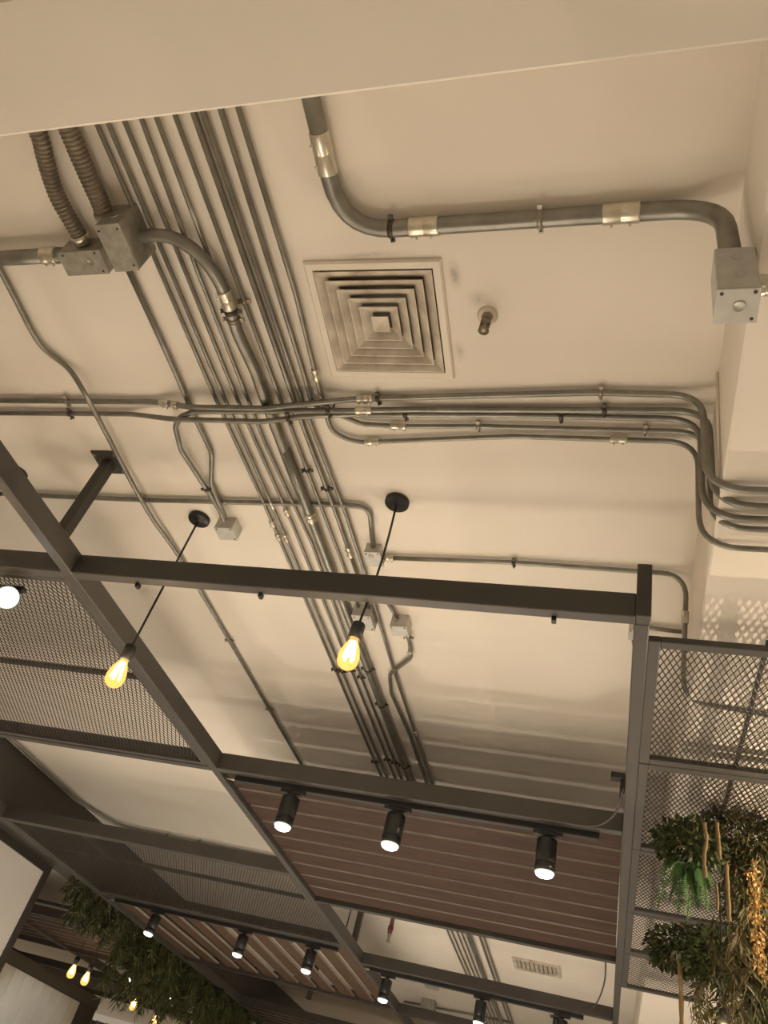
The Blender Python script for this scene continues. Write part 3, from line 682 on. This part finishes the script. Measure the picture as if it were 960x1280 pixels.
# white boarded wall
wa = px(26, 1214, 1.25); wb = px(103, 1254, 1.25); xw = (wa[0] + wb[0]) / 2
bw = struct(MB().box(xw - .14, xw - .03, wa[1] - 2.5, wb[1], FLOOR, 1.25).build('wall_boarded', M['fabric']))
yy = wa[1] - 2.4
while yy < wb[1] - .02:
    MB().bbox(xw - .03, xw, yy + .012, min(yy + .27, wb[1]), -.9, 1.25, c=.002).build('board', M['board'], bw); yy += .276
sbox('trim_3', M['dark'], xw - .15, xw + .02, wb[1], wb[1] + .5, FLOOR, 1.3)
sbox('trim_4', M['dark'], xw - .15, xw + .04, wa[1] - 2.5, wb[1] + .5, 1.25, 1.42, c=.01)
cu = py(150, 1275, wb[1] + 1.1)
m = MB(); n_ = 40
vs = [(cu[0] - .5 + 1.6 * i / n_, wb[1] + 1.1 + .07 * math.sin(i * 1.35), z) for z in (-.6, 1.18) for i in range(n_ + 1)]
m.add(vs, [(i, i + 1, n_ + 2 + i, n_ + 1 + i) for i in range(n_)], smooth=True)
tag(m.build('curtain', M['fabric']), 'grey pleated curtain at the lower left beside the boarded wall', 'curtain')
def spot_px(label, x, y, z, **k):
    q = px(x, y, z); spot(label, q[0], q[1], 1.628, **k)
tgt = V3((xw, 0, 0)); _d = ROT @ cv(40, 1264); tgt = _d * (xw / _d[0])
qa = px(83, 1164, 1.42); track('distant lighting track behind the nearest vines', qa[0] - .9, qa[0] + .5, qa[1])
qb = px(172, 1236, 1.42); track('distant lighting track above the low bulbs', qb[0] - .5, qb[0] + 1.2, qb[1])
spot_px('distant spotlight under the vines nearest the white wall', 83, 1164, 1.42, energy=260, aim=(tgt - px(83, 1164, 1.6)), lightang=.5)
spot_px('distant spotlight above the pair of low bulbs', 172, 1236, 1.42, energy=420, aim=(tgt - px(172, 1236, 1.55)), lightang=.55)
qc = px(212, 1245, 1.42); spot('distant spotlight right of the vines above the pale wall', qc[0], qb[1], 1.628)
for (x, y, z, lb) in ((91, 1212, 1.36, 'left bulb of the distant pair at the lower left'), (108, 1221, 1.36, 'right bulb of the distant pair at the lower left'),
                      (168, 1253, 1.36, 'distant filament bulb under the far spotlight'), (194, 1273, 1.36, 'large filament bulb at the bottom left edge')):
    q = px(x, y, z); pendant(lb, q[0], q[1], z, ztop=H, energy=5, sc=1.5)
sbox('wall_far', M['white'], -4.9, -1.5, 20.0, 20.1, FLOOR, H)
# ceiling mounted pale panel far left
# ------------------------------------------------------------------ plants
def leaves(m, P, D, Ln, Wd, mi=0):
    """add one folded pointed leaf per row: base P, direction D, length, width"""
    for p, d, l, w in zip(P, D, Ln, Wd):
        d = unit(d); sd = np.cross(d, rng.normal(size=3)); sd = unit(sd); up = np.cross(sd, d)
        a = p; b = p + d * l * .45 + sd * w / 2 + up * w * .18; c = p + d * l; e = p + d * l * .45 - sd * w / 2 + up * w * .18; md = p + d * l * .5
        m.add([a, b, c, e, md], [(0, 1, 4), (1, 2, 4), (2, 3, 4), (3, 0, 4)], mi, False)
def bush(label, c, R, n, mt, ll=.055, cat='plant', name='ivy_bush', hang=.5, mt2=None):
    c = V3(c); t = thing(name, label, cat, c + V3((0, 0, R[2])))
    m = MB(); q = rng.normal(size=(n, 3)); q /= np.linalg.norm(q, axis=1)[:, None]
    rad = rng.random(n) ** .33
    P = c + q * rad[:, None] * V3(R)
    D = q + np.stack([np.zeros(n), np.zeros(n), -np.full(n, hang)], 1) + rng.normal(size=(n, 3)) * .4
    L_ = ll * (.6 + .8 * rng.random(n)); mi = (rng.random(n) < .3).astype(int) if mt2 else np.zeros(n, int)
    for k in (0, 1):
        s_ = mi == k
        if s_.any(): leaves(m, P[s_], D[s_], L_[s_], L_[s_] * .6, k)
    m.build('foliage', [M[mt]] + ([M[mt2]] if mt2 else []), t)
    ms = MB()
    for k in range(10):
        a = c + V3((rng.normal() * R[0] * .4, rng.normal() * R[1] * .4, R[2])); b = c + rng.normal(size=3) * .55 * V3(R)
        ms.tube([a, (a + b) / 2 + V3((0, 0, .02)), b], .003, 5)
    ms.build('stems', M['stem'], t)
    return t
def frond(t, p0, p1, sag, wid, mt):
    """fern frond: arched rachis with paired tapering leaflets"""
    p0, p1 = V3(p0), V3(p1); N = 26; pts = []
    for k in range(N + 1):
        q = k / N; pts.append(p0 + (p1 - p0) * q + V3((0, 0, sag * math.sin(math.pi * q))))
    m = MB(); m.tube(pts[::3] + [pts[-1]], .0025, 5, mi=1)
    sd0 = unit(np.cross(p1 - p0, rng.normal(size=3) * .3 + V3((0, 1, .1))))
    for k in range(2, N):
        q = k / N; tn = unit(pts[k + 1] - pts[k - 1]); l = wid * (math.sin(math.pi * min(1, q * 1.15 + .02)) ** 1.2 if q < .8 else wid and max(.08, (1 - q) * 3.2))
        for sg in (-1, 1):
            d = unit(sg * sd0 + tn * .45 + V3((0, 0, -.25))); up = unit(np.cross(d, tn)); w = .0055
            a = pts[k]; m.add([a, a + d * l * .35 + tn * w, a + d * l, a + d * l * .35 - tn * w], [(0, 1, 2, 3)] if sg > 0 else [(0, 3, 2, 1)], 0)
    m.build('frond', [M[mt], M[mt]], t)
def fern(label, c, tips, mt='fern', wid=.06):
    t = thing('hanging_fern', label, 'fern', c)
    for tip, sag in tips: frond(t, V3(c) + rng.normal(size=3) * .02, tip, sag, wid, mt)
    return t
def strand_plant(label, tops, lens, mt, mt2=None, dens=70, ll=.05, lw=.22, spread=.03, name='trailing_vine', cat='plant', r=.0025, drift=.05):
    t = thing(name, label, cat, tops[0])
    m = MB(); ms = MB()
    for p, L_ in zip(tops, lens):
        p = V3(p); ph = rng.random() * 6; dr = rng.normal(size=2) * drift; wv = .36 * drift
        K = 9; pts = [p + V3((dr[0] * k / K + wv * math.sin(ph + k), dr[1] * k / K + wv * math.cos(ph + k * 1.3), -L_ * k / K)) for k in range(K + 1)]
        ms.tube(pts, r, 5)
        n = int(dens * L_) + 3
        for _ in range(n):
            q = rng.random() * K; i = min(int(q), K - 1); b = pts[i] + (pts[i + 1] - pts[i]) * (q - i) + rng.normal(size=3) * spread * .4
            d = V3((rng.normal(), rng.normal(), -.9 - rng.random())) ; l = ll * (.5 + rng.random())
            leaves(m, [b], [d], [l], [l * lw * 2], int(mt2 is not None and rng.random() < .35))
    m.build('foliage', [M[mt]] + ([M[mt2]] if mt2 else []), t); ms.build('stems', M['stem'], t)
    return t
# right hand plants hanging from the mesh panels
Yf = 3.72
bush('dark ivy bush under the second right mesh panel, above the fern', py(862, 1056, Yf), (.15, .14, .10), 1100, 'leaf', .03, mt2='vine')
fc = py(866, 1078, Yf - .05)
fern('bright green fern hanging below the upper ivy bush', fc, [(py(822, 1136, Yf - .10), .07), (py(836, 1128, Yf - .04), .05), (py(848, 1142, Yf - .10), .04), (py(859, 1152, Yf - .12), .02), (py(872, 1136, Yf - .05), .03), (py(884, 1141, Yf - .10), .05), (py(876, 1125, Yf + .05), .06), (py(853, 1122, Yf + .08), .05)], wid=.062)
def stick(label, pts, Y, r=.008):
    path = smooth_path([py(x, y, Y) for x, y in pts], 6); n_ = len(path)
    tag(MB().tube(path, [r * (1 + .18 * math.sin(i * 1.7)) for i in range(n_)], 8).build('dry_stem', M['stem']), label, 'dry stem', 'dry hanging stems')
stick('tan dry stem hanging in front of the upper ivy bush', [(880, 1028), (883, 1050), (880, 1072), (882, 1097)], 3.55)
stick('short tan dry stem at the right of the upper ivy bush', [(896, 1028), (898, 1050), (900, 1074)], 3.55)
stick('tan dry stem hanging right of the fern', [(908, 1080), (910, 1115), (912, 1152)], 3.62)
stick('short pale dry stem between the fern and the olive vines', [(895, 1105), (897, 1122), (897, 1138)], 3.7, .006)
stick('long tan dry stem below the lower ivy bush', [(848, 1192), (851, 1230), (852, 1290)], 4.75, .011)
bush('lower dark ivy bush under the fourth right mesh panel', py(858, 1188, 4.95), (.22, .18, .11), 1300, 'leaf', .036, mt2='olive')
bush('dark leafy bush behind the upper dry stems', py(922, 1052, 3.9), (.20, .16, .13), 1300, 'leaf', .032, mt2='olive', name='leafy_bush')
bush('dark leafy bush beside the lower ivy near the hanging cord', py(898, 1196, 4.7), (.20, .15, .13), 1000, 'leaf', .036, mt2='vine', name='leafy_bush')
def tops(x0, x1, y0, Y, n, jy=6): return [py(x0 + (x1 - x0) * (i + rng.random()) / n, y0 + rng.normal() * jy, Y + rng.normal() * .1) for i in range(n)]
strand_plant('olive trailing vines at the right edge behind the golden strand', tops(905, 985, 1060, 3.95, 26), .35 + .35 * rng.random(26), 'olive', 'vine', 200, .06, .08)
strand_plant('green trailing vines below the olive vines at the right edge', tops(918, 990, 1170, 4.0, 20), .45 + .4 * rng.random(20), 'vine', 'olive', 200, .06, .08)
strand_plant('brownish trailing vines at the lower right around the bulb cord', tops(868, 935, 1200, 4.85, 16), .45 + .3 * rng.random(16), 'olive', 'vine', 150, .06, .08)
strand_plant('wispy dry grass strands at the right edge below the golden strand', tops(912, 975, 1150, 3.7, 18), .18 + .2 * rng.random(18), 'olive', None, 60, .07, .10)
g0 = py(941, 1076, 3.45)
strand_plant('golden glowing leaf strand hanging at the right edge', [g0 + V3((rng.normal() * .006, rng.normal() * .006, 0)) for _ in range(3)], [.43, .40, .42], 'gold', None, 330, .013, .4, .03, name='golden_strand', drift=.006)
q = py(906, 1292, 4.55)
pendant('pendant bulb at the bottom right edge among the vines', q[0], q[1], q[2], ztop=1.683, energy=6, canopy=False)
# left hand vines hanging from the dark beam
vl = ['dark vines nearest the white wall below the fascia', 'dark vines behind the first distant spotlight', 'long green vines below the fascia, third clump from the wall', 'long green vines below the fascia, fourth clump from the wall',
      'bushy green vines under the far left spotlight', 'pale green vines hanging beside the far spotlight track', 'green vines hanging furthest along the fascia', 'green vines at the lower edge beyond the open slats']
for i in range(8):
    y0 = 7.55 + i * .72
    n_ = 20 if i < 2 else 34
    tp = [(-5.05 - .40 * rng.random(), y0 + rng.random() * .78, 1.752) for _ in range(n_)]
    ln = (.12 + .24 * rng.random(n_)) if i < 2 else (.22 + (.55 if i < 5 else .38) * rng.random(n_) ** 1.5)
    strand_plant(vl[i], tp, ln, 'vine' if i > 1 else 'leaf', 'olive', 150, .10, .075, .045)
